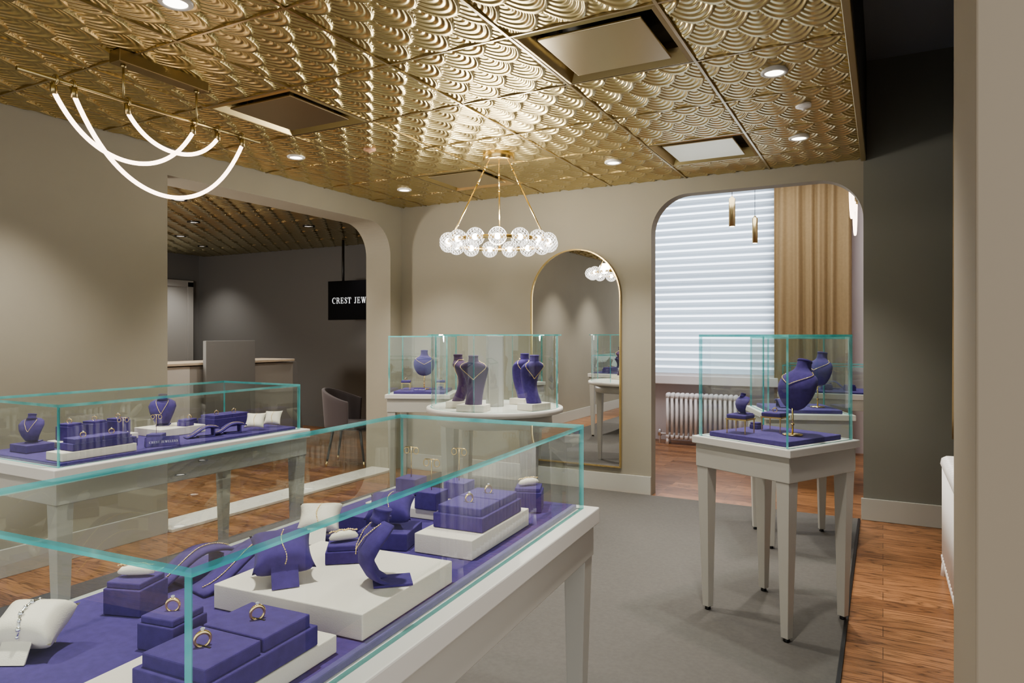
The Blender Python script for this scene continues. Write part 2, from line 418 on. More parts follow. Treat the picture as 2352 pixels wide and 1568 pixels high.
fx = [-4.96-PITCH*k for k in range(9)]; fy = [8.2-PITCH*k for k in range(8)][::-1]
relief('ceiling_far', fx, fy, lambda i, j: False, gold_ceiling('dim gold tin', (.62, .57, .36, 1), .30, .0010), 'gold scalloped ceiling of the next room', PITCH/60, .030)
struct('ceiling_far_cover', MB().box((-7.83, 4.5, ZC+.07), (5.8, 7.5, .06)), PAINTD, 'slab above the next room')
struct('ceiling_cover', MB().box((-2.4, 2.4, 3.05), (4.5, 7.6, .04)), PAINTD, 'slab above the gold ceiling')
mb = MB()
y0, y1 = gy[0], YB
for x in gx[1:-1]: mb.box((x, (y0+y1)/2, ZC-.003), (.014, y1-y0, .012))
for y in gy[1:-1]: mb.box(((XE+XL)/2, y, ZC-.0025), (XE-XL, .012, .011))
struct('trim_1', mb, PLATE, 'brass grid bars between the gold ceiling tiles')
struct('trim_2', MB().box((XE, (y0+y1)/2, ZC+.005), (.035, y1-y0, .05)), BRASS, 'gold edge trim of the dropped ceiling', bevel=.003)
struct('baseboard_back', MB().box(((-4.63-1.84)/2, YB-.009, .085), (4.63-1.84, .018, .17)), TRIM, 'grey baseboard under the mirror wall', bevel=.003)
struct('baseboard_back_right', MB().box((.2, YB-.009, .085), (.70, .018, .17)), TRIM, 'grey baseboard right of the opening', bevel=.003)
struct('baseboard_left', MB().box((XL+.009, .45, .085), (.018, 5.66, .17)), TRIM, 'grey baseboard along the left wall', bevel=.003)
struct('trim_3', MB().box((XL-.1, 4.59, .012), (.3, 2.61, .024)), pbr('threshold', rgb(216, 211, 202), .5), 'pale threshold in the left opening', bevel=.004)
struct('baseboard_far', MB().box((-7.9, 8.19, .08), (6, .02, .16)), PAINTG, 'dark baseboard in the next room')
o = MB()
o.box((-3.28, 9.47, 2.16), (.08, .1, 2.6)).box((-1.21, 9.47, 2.16), (.08, .1, 2.6)).box((-2.25, 9.47, 3.42), (2.1, .1, .08)).box((-2.25, 9.47, 2.2), (2.1, .06, .05))
struct('window_1', o, WHITE, 'white window frame behind the blind')
struct('trim_4', MB().box((-2.25, 9.36, .84), (2.35, .2, .12)), WHITE, 'white window sill', bevel=.01)
w2 = MB().box((.575, 4.9, 1.95), (.01, 1.2, 1.9)).box((.57, 4.9, 1.95), (.03, .05, 1.9))
struct('window_2', w2, WHITE, 'window frame on the right wall behind curtain')
struct('door_1', MB().box((-10.67, 7.5, 1.15), (.05, .85, 2.3)).box((-10.66, 7.98, 1.18), (.08, .11, 2.36)).box((-10.66, 7.02, 1.18), (.08, .11, 2.36)).box((-10.66, 7.5, 2.33), (.08, 1.07, .11)), pbr('pale grey door', rgb(156, 156, 154), .5), 'pale grey framed door in the next room', bevel=.004)

solo('area_carpet', MB().box((-2.135, 2.3, .007), (3.93, 7.5, .012)), CARPET, 'large charcoal carpet under the glass showcases', 'carpet', bevel=.004)
solo('carpet_edge_strip', MB().box((-.163, 2.3, .008), (.016, 7.5, .014)), BLACK, 'thin dark strip along the right edge of the carpet', 'edge strip')

# ------------------------------------------------------------------ blind, curtains, radiators
b = thing('window_blind', 'white sheer horizontal slat blind glowing with daylight', 'blind', (-2.25, 9.33, 0))
MB().box((0, 0, 3.42), (2.12, .09, .09)).build('headrail', WHITE, b, bevel=.008)
mb = MB(); ns = 25; z0, z1 = .93, 3.38; h = (z1-z0)/ns
for k in range(ns):
    zz = z0+h*k
    mb.grid(lambda u, v, zz=zz: (-1.04+2.08*u, .015-.040*math.sin(v*PI)-.02*v, zz+v*h*.70), 1, 6, 0)
    mb.grid(lambda u, v, zz=zz: (-1.04+2.08*u, -.005+.02*v, zz+h*.68+v*h*.33), 1, 2, 1)
mb.build('slats', [BLIND, SHEER], b)
MB().box((0, .01, .915), (2.09, .03, .035)).build('bottom_rail', WHITE, b, bevel=.005)

def curtain(name, label, loc, rz, width, z0, z1, folds, amp=.028):
    t = thing(name, label, 'curtain', loc, rz)
    ph = [random.uniform(0, 6.28) for _ in range(4)]
    def fn(u, v):
        a = u*folds*2*PI + .9*math.sin(u*7+ph[0]) + .35*math.sin(v*2.2+u*9+ph[1])
        dep = amp*(.55*math.sin(a)+.28*math.sin(a*1.73+ph[2])+.22*math.sin(a*.47+ph[3]))*(1-.25*v)
        return (-width/2+width*u, dep, z0+(z1-z0)*v)
    MB().grid(fn, int(folds*18), 16).build('fabric', CURT, t, solid=.003)
    MB().tube([(-width/2-.04, 0, z1+.02), (width/2+.04, 0, z1+.02)], .012).build('curtain_rod', BRASS, t)
    return t
curtain('curtain', 'floor length ochre curtain beside the bright blind', (-.77, 9.24, 0), 0, .88, .03, 3.42, 6, .055)
curtain('curtain', 'ochre curtain edge beyond the beige pier on the right', (.46, 5.35, 0), PI/2, .85, .72, 3.35, 9, .035)

def radiator(label, loc, rz, n, h):
    t = thing('radiator', label, 'radiator', loc, rz)
    for k in range(n):
        x = (k-(n-1)/2)*.062; m = MB()
        for y in (-.055, 0, .055):
            m.tube([(x, y, .10), (x, y, h-.06)], .018, 10)
        m.loft([(x, 0, h-.09, .024, .060), (x, 0, h-.05, .028, .082), (x, 0, h-.015, .026, .075), (x, 0, h, .012, .05)], 14, pw=2.6)
        m.loft([(x, 0, .07, .014, .05), (x, 0, .085, .026, .075), (x, 0, .12, .026, .078), (x, 0, .15, .020, .055)], 14, pw=2.6)
        m.build('section', WHITE, t)
    for sx in (-1, 1):
        x = sx*(n-1)/2*.062
        for sy in (-1, 1):
            MB().loft([(x, sy*.06, 0, .022, .02), (x, sy*.055, .10, .013, .016)], 10).build('foot', WHITE, t)
    x = -(n+.5)/2*.062
    MB().tube([(x+.02, 0, .13), (x-.06, 0, .13), (x-.07, 0, .12), (x-.07, 0, 0)], .013).build('pipe', WHITE, t)
    MB().lathe([(.018, .1), (.026, .11), (.026, .17), (.014, .19)], 12, (x-.07, 0, 0)).build('valve', SILVER, t)
    return t
radiator('white cast iron radiator below the window blind', (-2.05, 9.10, 0), 0, 16, .68)
radiator('white cast iron radiator against the right wall beyond the pier', (.385, 4.25, 0), PI/2, 22, .72)

# ------------------------------------------------------------------ showcases
GT = .012
def showcase(label, loc, rz, W, L, zd, zt, slab=.05, apron=.10, legw=.07, m=.04, group=None, pad=(.035, .015)):
    t = thing('showcase_table', label, 'showcase', loc, rz, group)
    TW, TL = W+2*m, L+2*m
    MB().box((0, 0, zd-slab/2), (TW, TL, slab)).build('table_top', TABLEC, t, bevel=.004)
    MB().box((0, 0, zd-slab-apron/2), (TW-.03, TL-.03, apron)).build('apron', TABLE, t, bevel=.003)
    zl = zd-slab-apron
    for sx in (-1, 1):
        for sy in (-1, 1):
            x, y = sx*(TW/2-.015-legw/2-.004), sy*(TL/2-.015-legw/2-.004)
            lm = MB(); q = legw/2
            b0 = legw*.27; ox, oy = -sx*(q-b0)*.25, -sy*(q-b0)*.25
            V = [lm.bm.verts.new((x+ox+a*b0, y+oy+c*b0, .018)) for a, c in ((-1, -1), (1, -1), (1, 1), (-1, 1))]
            U = [lm.bm.verts.new((x+a*q, y+c*q, zl)) for a, c in ((-1, -1), (1, -1), (1, 1), (-1, 1))]
            lm.face(V[::-1]); lm.face(U)
            for k in range(4): lm.face([V[k], V[(k+1) % 4], U[(k+1) % 4], U[k]])
            lg = lm.build('leg', TABLE, t, bevel=.002)
            MB().lathe([(.015, .000), (.016, .004), (.014, .016), (.006, .019)], 12, (x+ox, y+oy, 0)).build('levelling_foot', BLACK, lg)
    g = [GLASS, GEDGE]; zh = zt-GT-zd
    for sx in (-1, 1): MB().pane((sx*(W/2-GT/2), 0, zd+zh/2), (GT, L, zh)).build('glass_side', g, t)
    for sy in (-1, 1): MB().pane((0, sy*(L/2-GT/2), zd+zh/2), (W-2*GT, GT, zh)).build('glass_side', g, t)
    MB().pane((0, 0, zt-GT/2), (W, L, GT)).build('glass_top', g, t)
    MB().box((0, 0, zd+pad[1]/2), (W-pad[0], L-pad[0], pad[1])).build('display_pad', PURPLE, t, bevel=.003)
    return t
RA = math.radians(3.5)
LA, WA = 1.48, .689
NR = Vector((-.744, .56)); dl = Vector((-math.sin(RA), math.cos(RA))); ds = Vector((-math.cos(RA), -math.sin(RA)))
ca = NR + dl*LA/2 + ds*WA/2
showcase('long glass showcase in the foreground filled with violet jewellery displays', (ca.x, ca.y, .013), RA, WA, LA, .887, 1.152)
showcase('long glass showcase along the left wall', (-3.315, 2.30, .013), 0, .65, 1.34, .887, 1.148)
RC = math.radians(-28)
PD = (.075, .024)
showcase('square glass pedestal showcase at right standing alone on the carpet', (-.494, 3.78, .013), RC, .53, .53, .907, 1.437, .038, .120, .070, .026, pad=PD)
RD = math.radians(21)
showcase('square pedestal showcase behind the right one near the round-cornered opening', (-.53, 5.23, .013), RD, .53, .53, .907, 1.42, .038, .120, .070, .026, pad=PD)
RG = math.radians(24)
showcase('square pedestal showcase left of the round one by the back wall corner', (-3.73, 5.24, .013), RG, .53, .53, .907, 1.425, .038, .120, .070, .026, pad=PD)
showcase('long low showcase in the bright room beyond the opening', (-.33, 7.4, 0), 0, 1.05, .60, .90, 1.16)
RX, RY = -2.54, 4.47
t = thing('round_showcase', 'round glass showcase with a square white centre post below the crystal chandelier', 'showcase', (RX, RY, .013))
MB().lathe([(.49, .867), (.505, .872), (.505, .902), (.50, .907)], 64).build('table_top', TABLEC, t)
MB().lathe([(.42, .78), (.425, .782), (.425, .866), (.42, .867)], 56).build('apron', TABLE, t)
for k in range(4):
    a = PI/4+k*PI/2+.35; x, y = .37*math.cos(a), .37*math.sin(a)
    MB().box((x, y, .39), (.07, .07, .78), taper=.5).build('leg', TABLE, t, bevel=.002)
MB().box((0, 0, 1.168), (.115, .115, .52), M=Matrix.Rotation(YAW+.2, 3, 'Z')).build('centre_post', TABLE, t, bevel=.003)
r0, r1 = .467, .475; rm = .471
for k in range(4):
    a0 = math.radians(-78)+k*PI/2+.006; a1 = a0+PI/2-.012; m = MB(); n = 20; rows = []
    for i in range(n+1):
        a = a0+(a1-a0)*i/n; c_, s_ = math.cos(a), math.sin(a)
        rows.append([m.bm.verts.new(p) for p in ((r0*c_, r0*s_, .908), (r1*c_, r1*s_, .908), (r1*c_, r1*s_, 1.428), (r0*c_, r0*s_, 1.428), (rm*c_, rm*s_, .908), (rm*c_, rm*s_, 1.428))])
    for A, B in zip(rows, rows[1:]):
        m.face([A[0], A[1], B[1], B[0]], 1); m.face([A[2], A[3], B[3], B[2]], 1); m.face([A[4], B[4], B[5], A[5]], 0, True)
    m.face(rows[0][:4], 1); m.face(rows[-1][:4][::-1], 1)
    m.build('curved_glass', [GLASS, GEDGE], t)
m = MB(); n = 64
T = [m.bm.verts.new((.495*math.cos(2*PI*k/n), .495*math.sin(2*PI*k/n), 1.438)) for k in range(n)]
B = [m.bm.verts.new((.495*math.cos(2*PI*k/n), .495*math.sin(2*PI*k/n), 1.429)) for k in range(n)]
m.face(T, 0)
for k in range(n): m.face([B[k], B[(k+1) % n], T[(k+1) % n], T[k]], 1)
m.build('glass_top', [GLASS, GEDGE], t)

# ------------------------------------------------------------------ display props
def chain(pts, r):
    m = MB(); pts = [Vector(p) for p in pts]
    out = [pts[0]]; acc = 0; step = r*2.6
    for a, b_ in zip(pts, pts[1:]):
        L = (b_-a).length
        if L < 1e-6: continue
        d = step-acc
        while d <= L:
            out.append(a.lerp(b_, d/L)); d += step
        acc = L-(d-step)
    m.tube(pts, r*.45, 5)
    for i, p in enumerate(out[:400]): m.sphere(p, r*(1.0 if i % 2 else .8), 6, 4)
    return m
def block(label, x, y, z, sx, sy, sz, rz=0, mat=None, group=None, name='display_block'):
    return solo(name, MB().box((0, 0, sz/2), (sx, sy, sz)), mat or CREAM, label, 'display block', (x, y, z), rz, group, bevel=.002, seg=2)
def place(loc, rz, p):
    return (loc[0]+p[0]*math.cos(rz)-p[1]*math.sin(rz), loc[1]+p[0]*math.sin(rz)+p[1]*math.cos(rz), loc[2]+p[2])
def ring(label, loc, rz, r=.0108, group=None, mat=None):
    t = thing('ring', label, 'ring', loc, rz, group)
    MB().tube([(r*math.cos(a), 0, r*.82+r*math.sin(a)) for a in [2*PI*k/24 for k in range(24)]], [.0021+.0012*max(0, math.sin(2*PI*k/24)) for k in range(24)], 8, closed=True).build('band', mat or GOLD, t)
    m = MB(); m.lathe([(.0005, -.003), (.0034, .001), (.0034, .002), (.0018, .0032)], 8, (0, 0, r*1.82+.0035), sm=False)
    m.build('stone', DSTONE, t)
    return t
def ring_box(label, x, y, z, rz, s=.05, h=.038, group=None, rlabel=None):
    t = thing('ring_box', label, 'ring display', (x, y, z), rz, group)
    MB().box((0, 0, h/2-.004), (s, s, h-.008)).build('body', PURPLE, t, bevel=.002, seg=2)
    MB().box((0, 0, h-.002), (s*.9, s*.9, .012)).build('cushion', PURPLE, t, bevel=.0025, seg=2)
    if rlabel: ring(rlabel, (x, y, z+h+.004), rz+.5)
    return t
def tray(label, x, y, z, rz, sx=.13, sy=.21, h=.026, rl=(), group=None):
    t = thing('ring_tray', label, 'ring display', (x, y, z), rz, group)
    MB().box((0, 0, h/2), (sx, sy, h)).build('base', PURPLE, t, bevel=.002)
    for k in (-1, 1):
        c = MB().box((0, k*sy*.235, h+.009), (sx*.88, sy*.45, .022)).build('cushion', PURPLE, t, bevel=.0025, seg=2)
        MB().box((0, k*sy*.235, h+.0202), (sx*.22, .003, .0012)).build('slot', BLACK, c)
    for k, l in zip((-1, 1), rl):
        if l: ring(l, place((x, y, z), rz, (0, k*sy*.235, h+.0205)), rz+1.05)
    return t
def pillow_mb(w, l, h):
    m = MB()
    for sg in (1, -1):
        def fn(u, v, sg=sg):
            a, b_ = 2*u-1, 2*v-1
            x = a*w/2*(1-.13*(1-b_*b_)*abs(a)**.5); y = b_*l/2*(1-.13*(1-a*a)*abs(b_)**.5)
            return (x, y, sg*h/2*max((1-a**4)*(1-b_**4), 0)**.6)
        m.grid(fn, 14, 14)
    bmesh.ops.remove_doubles(m.bm, verts=m.bm.verts[:], dist=.0002)
    return m
def pillow(label, loc, rz, w=.09, l=.08, h=.04, tilt=.6, mat=None, lbl2=None, metal=None, stand=True, group=None, cr=.0018):
    t = thing('jewellery_pillow', label, 'display pillow', loc, rz, group)
    zc = math.sin(tilt)*l/2+h*.42
    Mx = Matrix.Translation((0, 0, zc)) @ Matrix.Rotation(tilt, 4, 'X')
    pillow_mb(w, l, h).xf(Mx).build('cushion', mat or PURPLE, t)
    if stand:
        hh = zc*.95
        m = MB(); m.box((0, l*.34, hh*.5+.002), (w*.42, .003, hh), M=Matrix.Rotation(-.30, 3, 'X'))
        m.prism([(-l*.62, .001), (-l*.38, zc*.75), (-l*.36, zc*.75), (-l*.58, .001)], lambda a, b, s: ((s-.5)*w*.42, a, b))
        m.build('easel', mat or PURPLE, t)
    if lbl2:
        pts = []
        for k in range(41):
            a = 2*PI*k/40; y = l/2*.82*math.cos(a); z = (h/2+.002)*math.copysign(abs(math.sin(a))**.6, math.sin(a))
            pts.append(Mx @ Vector((.004*math.sin(3*a), y, z)))
        solo('bracelet', chain(pts, cr), metal or GOLDC, lbl2, 'bracelet', loc, rz)
    return t
def ramp(label, loc, rz, w=.045, l=.16, h=.05, lbl2=None, group=None):
    prof = []
    for k in range(17):
        s = k/16; prof.append((-l/2+l*s, h*(.5-.5*math.cos(PI*min(1, s*1.5)))*(1 if s < .7 else 1-.25*((s-.7)/.3)**2)+.004))
    t = thing('bracelet_ramp', label, 'bracelet display', loc, rz, group)
    def fn(u, v):
        i = min(int(u*16), 15); f = u*16-i; y = prof[i][0]*(1-f)+prof[i+1][0]*f; z = prof[i][1]*(1-f)+prof[i+1][1]*f
        return ((v-.5)*w, y, z)
    MB().grid(fn, 16, 4).build('curved_panel', PURPLE, t, solid=.007)
    m = MB().box((0, l*.32, h*.42+.001), (w*.9, .005, h*.84)).box((0, l*.10, .003), (w*.9, l*.46, .005))
    m.build('support', PURPLE, t)
    if lbl2:
        c = chain([(.010*math.sin(s*5), p[0], p[1]+.006) for s, p in zip([k/16 for k in range(17)], prof)][1:], .0018)
        solo('bracelet', c, GOLDC, lbl2, 'bracelet', loc, rz)
    return t
def leaf_bust(label, loc, rz, s=1.0, lbl2=None, group=None, mat=None, wd=1.0):
    t = thing('necklace_bust', label, 'necklace display', loc, rz, group)
    st = [(.020, .006, .016), (-.004, .020, .026), (-.018, .045, .036), (-.018, .072, .046), (-.006, .098, .053), (.010, .116, .047), (.022, .126, .030)]
    def at(u):
        f = u*(len(st)-1); i = min(int(f), len(st)-2); f -= i
        p = [st[i][q]*(1-f)+st[i+1][q]*f for q in range(3)]; p[2] *= wd; return p
    def fn(u, v):
        y, z, w = at(u); k = 2*v-1
        return (k*w*s, (y+.024*k*k)*s, (z-.008*k*k)*s)
    MB().grid(fn, 18, 12).build('chest', mat or PURPLE, t, solid=.006*s)
    m = MB(); m.loft([(0, 0, 0, .026*s, .020*s), (0, 0, .008*s, .019*s, .017*s), (0, 0, .022*s, .018*s, .017*s), (0, 0, .023*s, .020*s, .019*s), (0, 0, .027*s, .020*s, .019*s)], 20)
    m.xf(Matrix.Translation((0, .020*s, .120*s)) @ Matrix.Rotation(-.25, 4, 'X')); m.build('neck', mat or PURPLE, t)
    MB().box((0, .045*s, .002), (.05*s*wd, .075*s, .004)).build('foot', mat or PURPLE, t)
    if lbl2:
        pts = []
        for k in range(-14, 15):
            v = k/14; a = abs(v); u = .97-.55*(1-a**1.4)
            y, z, w = at(u); kk = v*.62
            pts.append((kk*w*s, (y+.024*kk*kk-.007)*s, (z-.008*kk*kk)*s+.001))
        solo('necklace', chain(pts, .0018*s), GOLDC, lbl2, 'necklace', loc, rz)
    return t
SB = [(0, .000, 0, .062, .045), (0, .012, .03, .060, .043), (0, .032, .08, .060, .041), (0, .044, .13, .066, .041), (0, .042, .18, .080, .044), (0, .028, .23, .098, .048), (0, .012, .258, .102, .048), (0, .006, .28, .076, .042), (0, .003, .292, .044, .036), (0, .0, .31, .035, .032), (0, -.002, .328, .034, .032), (0, -.002, .332, .036, .034), (0, -.002, .338, .034, .032)]
RB = [(0, .01, 0, .018, .010), (0, .004, .015, .054, .022), (0, -.004, .05, .082, .040), (0, -.008, .09, .096, .052), (0, -.004, .13, .096, .052), (0, .002, .16, .080, .046), (0, .005, .178, .050, .038), (0, .005, .195, .035, .034), (0, .003, .225, .032, .031), (0, .003, .229, .034, .033), (0, .003, .236, .032, .031)]
def smooth_secs(S, k=4):
    out = []
    for i in range(len(S)-1):
        p0 = S[max(i-1, 0)]; p1 = S[i]; p2 = S[i+1]; p3 = S[min(i+2, len(S)-1)]
        for j in range(k):
            q = j/k
            out.append(tuple(.5*(2*b+(-a+c)*q+(2*a-5*b+4*c-d)*q*q+(-a+3*b-3*c+d)*q**3) for a, b, c, d in zip(p0, p1, p2, p3)))
    out.append(S[-1]); return out
def sec_at(S, z):
    for a, b in zip(S, S[1:]):
        if a[2] <= z <= b[2]:
            f = (z-a[2])/max(b[2]-a[2], 1e-6); return [a[q]*(1-f)+b[q]*f for q in range(5)]
    return S[-1]
def necklace_pts(S, zt, drop, amax=2.9):
    pts = []
    for k in range(-30, 31):
        s = k/30; th = -PI/2+s*amax; z = zt-drop*max(0, (1-abs(s)*1.6))**1.15
        c = sec_at(S, z); pts.append((c[0]+(c[3]+.0025)*math.cos(th), c[1]+(c[4]+.0025)*math.sin(th), z+0.001))
    return pts
SBs, RBs = smooth_secs(SB), smooth_secs(RB)
def s_bust(label, loc, rz, lbl2, mat):
    t = thing('necklace_bust', label, 'necklace display', loc, rz)
    MB().loft([q for q in SBs if q[2] < .30], 30).build('torso', mat, t)
    MB().loft([q for q in SBs if q[2] >= .293], 24).build('neck', mat, t)
    solo('necklace', chain(necklace_pts(SBs, .298, .13), .0034), GOLDC, lbl2, 'necklace', loc, rz)
def rod_bust(label, loc, rz, lbl2, mat=None, tilt=-.12, s=1.0, lift=.125):
    t = thing('necklace_stand', label, 'necklace display', loc, rz)
    m = MB()
    m.lathe([(.046, 0), (.048, .002), (.048, .006), (.012, .009)], 28); m.build('base', GOLD, t)
    MB().tube([(0, 0, .006), (0, 0, lift+.03)], .0045, 10).lathe([(.008, .05), (.009, .054), (.008, .06)], 12).build('rod', GOLD, t)
    MX = Matrix.Translation((0, 0, lift)) @ Matrix.Rotation(tilt, 4, 'X') @ Matrix.Scale(s, 4)
    MB().loft(RBs, 30).xf(MX).build('bust', mat or PURPLE, t)
    solo('necklace', chain(necklace_pts(RBs, .183, .085), .0024).xf(MX), GOLDC, lbl2, 'necklace', loc, rz)
def stool(label, loc, rz, s=.075, h=.075, rl=None):
    t = thing('ring_stool', label, 'ring display', loc, rz)
    for sx in (-1, 1):
        for sy in (-1, 1):
            MB().box((sx*(s/2-.006), sy*(s/2-.006), h*.36), (.006, .006, h*.72), taper=.6).build('leg', GOLD, t)
    MB().box((0, 0, h*.73), (s, s, .008)).build('frame', GOLD, t, bevel=.001)
    MB().box((0, 0, h*.73+.014), (s*.95, s*.95, .022)).build('cushion', PURPLE, t, bevel=.006, seg=3)
    if rl: ring(rl, place(loc, rz, (0, 0, h*.73+.026)), rz+.4)
    return t
def earring_stand(label, loc, rz, h=.12, box=(.05, .035), lbl2=None):
    t = thing('earring_stand', label, 'earring display', loc, rz)
    bs, bh = box
    MB().box((0, 0, bh/2), (bs, bs, bh)).build('base', PURPLE, t, bevel=.002, seg=2)
    MB().tube([(0, 0, bh-.002), (0, 0, h)], .0014, 8).build('post', GOLD, t)
    MB().tube([(-.022, 0, h), (.022, 0, h)], .0016, 8).build('crossbar', GOLD, t)
    if lbl2:
        for q, sx in enumerate((-1, 1)):
            solo('earring', MB().tube([(.008*math.cos(a), 0, -.010+.010*math.sin(a)) for a in [2*PI*k/16 for k in range(16)]], .0016, 6, closed=True), GOLD,
                 lbl2+(', left one of the pair' if q == 0 else ', right one of the pair'), 'earring', place(loc, rz, (sx*.018, 0, h-.001)), rz+.4)
    return t
def roll(label, loc, rz, s=1.0, lbl2=None):
    solo('bangle_roll', MB().tube([(-.034*s, 0, .007), (-.026*s, 0, .010), (-.012*s, 0, .012), (.012*s, 0, .012), (.026*s, 0, .010), (.034*s, 0, .007)], [.003, .008, .0105, .0105, .008, .003], 14), CREAMW, label, 'roll', loc, rz)
    if lbl2: solo('bracelet', chain([((-.034+.0034*k)*s, .003*math.sin(k), .0245-.00004*(k-10)**2) for k in range(21)], .0021), GOLDC, lbl2, 'bracelet', loc, rz)

# ---- foreground showcase
ZA = .916
block('cream block in the nearest corner of the foreground showcase under a ring tray', -.915, .735, ZA, .23, .29, .03, RA)
tray('violet two cushion ring tray in the nearest corner of the foreground showcase', -.872, .725, ZA+.031, RA, .142, .225, .032,
     ('gold ring seen against the near glass corner post', 'gold openwork ring on the far cushion of the nearest tray'))
ring_box('low violet ring block left of the nearest tray in the foreground showcase', -1.085, .780, ZA, RA+.1, .078, .052, None, 'gold ring on the low violet block left of the nearest tray')
pillow('ivory pillow carrying a silver chain at the left edge of the photo', (-1.268, .648, ZA), RA+.45, .115, .09, .062, .45, CREAMW, 'chunky silver link bracelet on ivory pillow at left edge', SILVER, True, None, .0052)
ring_box('violet box topped by a small ivory roll near the left of the foreground showcase', -1.285, .845, ZA, RA+.25, .080, .058)
roll('small ivory roll on the leftmost violet box', (-1.285, .845, ZA+.0635), RA+.5, 1, 'sparkling bracelet on the ivory roll of the leftmost violet box')
block('large cream block in the middle of the foreground showcase', -.985, 1.085, ZA, .355, .315, .047, RA)
ZB = ZA+.048
pillow('violet pillow on the large cream block', (-1.055, 1.00, ZB), RA+.85, .120, .10, .066, .55, PURPLE, 'thin gold bracelet on the violet pillow of the large cream block')
leaf_bust('curved violet neck stand on the large cream block', (-.885, 1.06, ZB), math.radians(-48), 1.0, 'gold bar chain on the curved neck stand of the large cream block', wd=1.25)
ring_box('small violet box behind the neck stand on the large cream block', -1.03, 1.15, ZB, RA+.6, .072, .034)
roll('ivory roll on the small box of the large cream block', (-1.03, 1.15, ZB+.0395), RA+.9, .9, 'gold bracelet on the ivory roll of the large cream block')
ramp('long violet ramp with gold chain left of the large cream block', (-1.225, 1.06, ZA), RA-.25, .070, .23, .070, 'gold chain bracelet laid on the nearest violet ramp')
ramp('violet ramp with sparkling chain further left in the foreground showcase', (-1.325, .99, ZA), RA-.2, .060, .20, .058, 'sparkling chain on the leftmost violet ramp')
pillow('ivory pillow half way along the far side of the foreground showcase', (-1.30, 1.36, ZA), RA+.5, .115, .09, .055, .75, CREAMW, 'gold bracelet on the ivory pillow half way along the foreground showcase')
block('small violet block right of the far ivory pillow', -1.28, 1.52, ZA, .10, .13, .04, RA, PURPLE)
block('violet block under a violet pillow in the foreground showcase', -1.115, 1.42, ZA, .13, .125, .042, RA+.25, PURPLE)
pillow('violet pillow raised on its own violet block', (-1.115, 1.42, ZA+.043), RA+.4, .12, .095, .06, .5, PURPLE, 'fine gold bracelet on the raised violet pillow', None, False)
block('cream block near the far right of the foreground showcase', -.945, 1.56, ZA, .16, .34, .047, RA)
tray('violet two cushion ring tray on the far right cream block', -.94, 1.57, ZB, RA, .14, .235, .036, ('gold ring on the near cushion of the far right tray', 'gold ring on the far cushion of the far right tray'))
block('low cream block at the far end of the foreground showcase', -1.25, 1.77, ZA, .27, .26, .028, RA)
earring_stand('gold earring stand on a violet cube, nearest at the far end', (-1.165, 1.675, ZA+.029), RA, .140, (.072, .05), 'small gold earring on the nearest far-end stand')
earring_stand('gold earring stand on a violet cube, rightmost at the far end', (-1.165, 1.825, ZA+.029), RA, .150, (.072, .05), 'small gold earring on the rightmost far-end stand')
earring_stand('gold earring stand on a violet cube, leftmost at the far end', (-1.33, 1.80, ZA+.029), RA, .145, (.072, .05), 'small gold earring on the leftmost far-end stand')
ring_box('violet box with ivory roll in the far right corner of the foreground showcase', -.955, 1.89, ZA, RA+.3, .085, .068)
roll('ivory roll on the far right corner box', (-.955, 1.89, ZA+.0735), RA+.9, 1, 'gold bracelet on the ivory roll of the far right corner box')

# ---- left showcase
block('long cream block nearest the camera in the left showcase', -3.09, 1.83, ZA, .12, .33, .035, 0)
tray('violet ring tray on the nearest cream block of the left showcase', -3.09, 1.85, ZA+.036, 0, .10, .27, .030, ('gold ring near on the left showcase tray', 'gold ring far on the left showcase tray'))
block('long cream block at the back of the left showcase', -3.45, 2.05, ZA, .12, .38, .028, 0)
for k, (yy, w_) in enumerate(((1.93, 'nearest'), (2.05, 'middle'), (2.17, 'farthest'))):
    ring_box('%s violet ring box on the back cream block of the left showcase' % w_, -3.45, yy, ZA+.029, .2, .080, .075, None, 'gold ring on the %s ring box of the back row at left' % w_)
block('violet block under the small necklace easel at the left', -3.45, 1.765, ZA, .14, .12, .035, 0, PURPLE)
leaf_bust('small violet necklace easel at the near end of the left showcase', (-3.45, 1.755, ZA+.036), .7, .9, 'thin necklace on the easel at the near end of the left showcase', wd=1.1)
ring_box('lone violet ring block in front of the back row of the left showcase', -3.20, 2.06, ZA, .1, .062, .040, None, 'gold ring on the lone block of the left showcase')
earring_stand('gold earring stand in the middle of the left showcase', (-3.23, 2.23, ZA), .6, .13, (.07, .035), 'gold earring on the left showcase middle stand')
earring_stand('gold earring stand beside the back row of the left showcase', (-3.33, 2.12, ZA), .6, .12, (.06, .035), 'gold earring on the left showcase back stand')
block('square cream block under the violet bust of the left showcase', -3.40, 2.43, ZA, .22, .27, .040, 0)
leaf_bust('violet neck bust on the square cream block of the left showcase', (-3.43, 2.40, ZA+.041), .8, 1.15, 'gold necklace on the violet bust of the left showcase', wd=1.1)
ring_box('small violet box beside the bust of the left showcase', -3.33, 2.47, ZA+.041, .2, .06, .03)
ramp('first violet bracelet ramp in the left showcase', (-3.13, 2.42, ZA), -.35, .06, .17, .048, 'gold chain on the first ramp of the left showcase')
ramp('second violet bracelet ramp in the left showcase, nearer the ivory pillows', (-3.12, 2.58, ZA), -.35, .06, .17, .048, 'gold chain on the second ramp of the left showcase')
pillow('ivory pillow next to the ramps in the left showcase', (-3.10, 2.74, ZA), .55, .11, .10, .035, .9, CREAMW, 'gold chain bracelet on the ivory pillow next to the ramps', stand=False)
pillow('ivory pillow at the far end of the left showcase', (-3.12, 2.885, ZA), .55, .10, .095, .035, .9, CREAMW, 'gold bracelet on the farthest ivory pillow of the left showcase', stand=False)
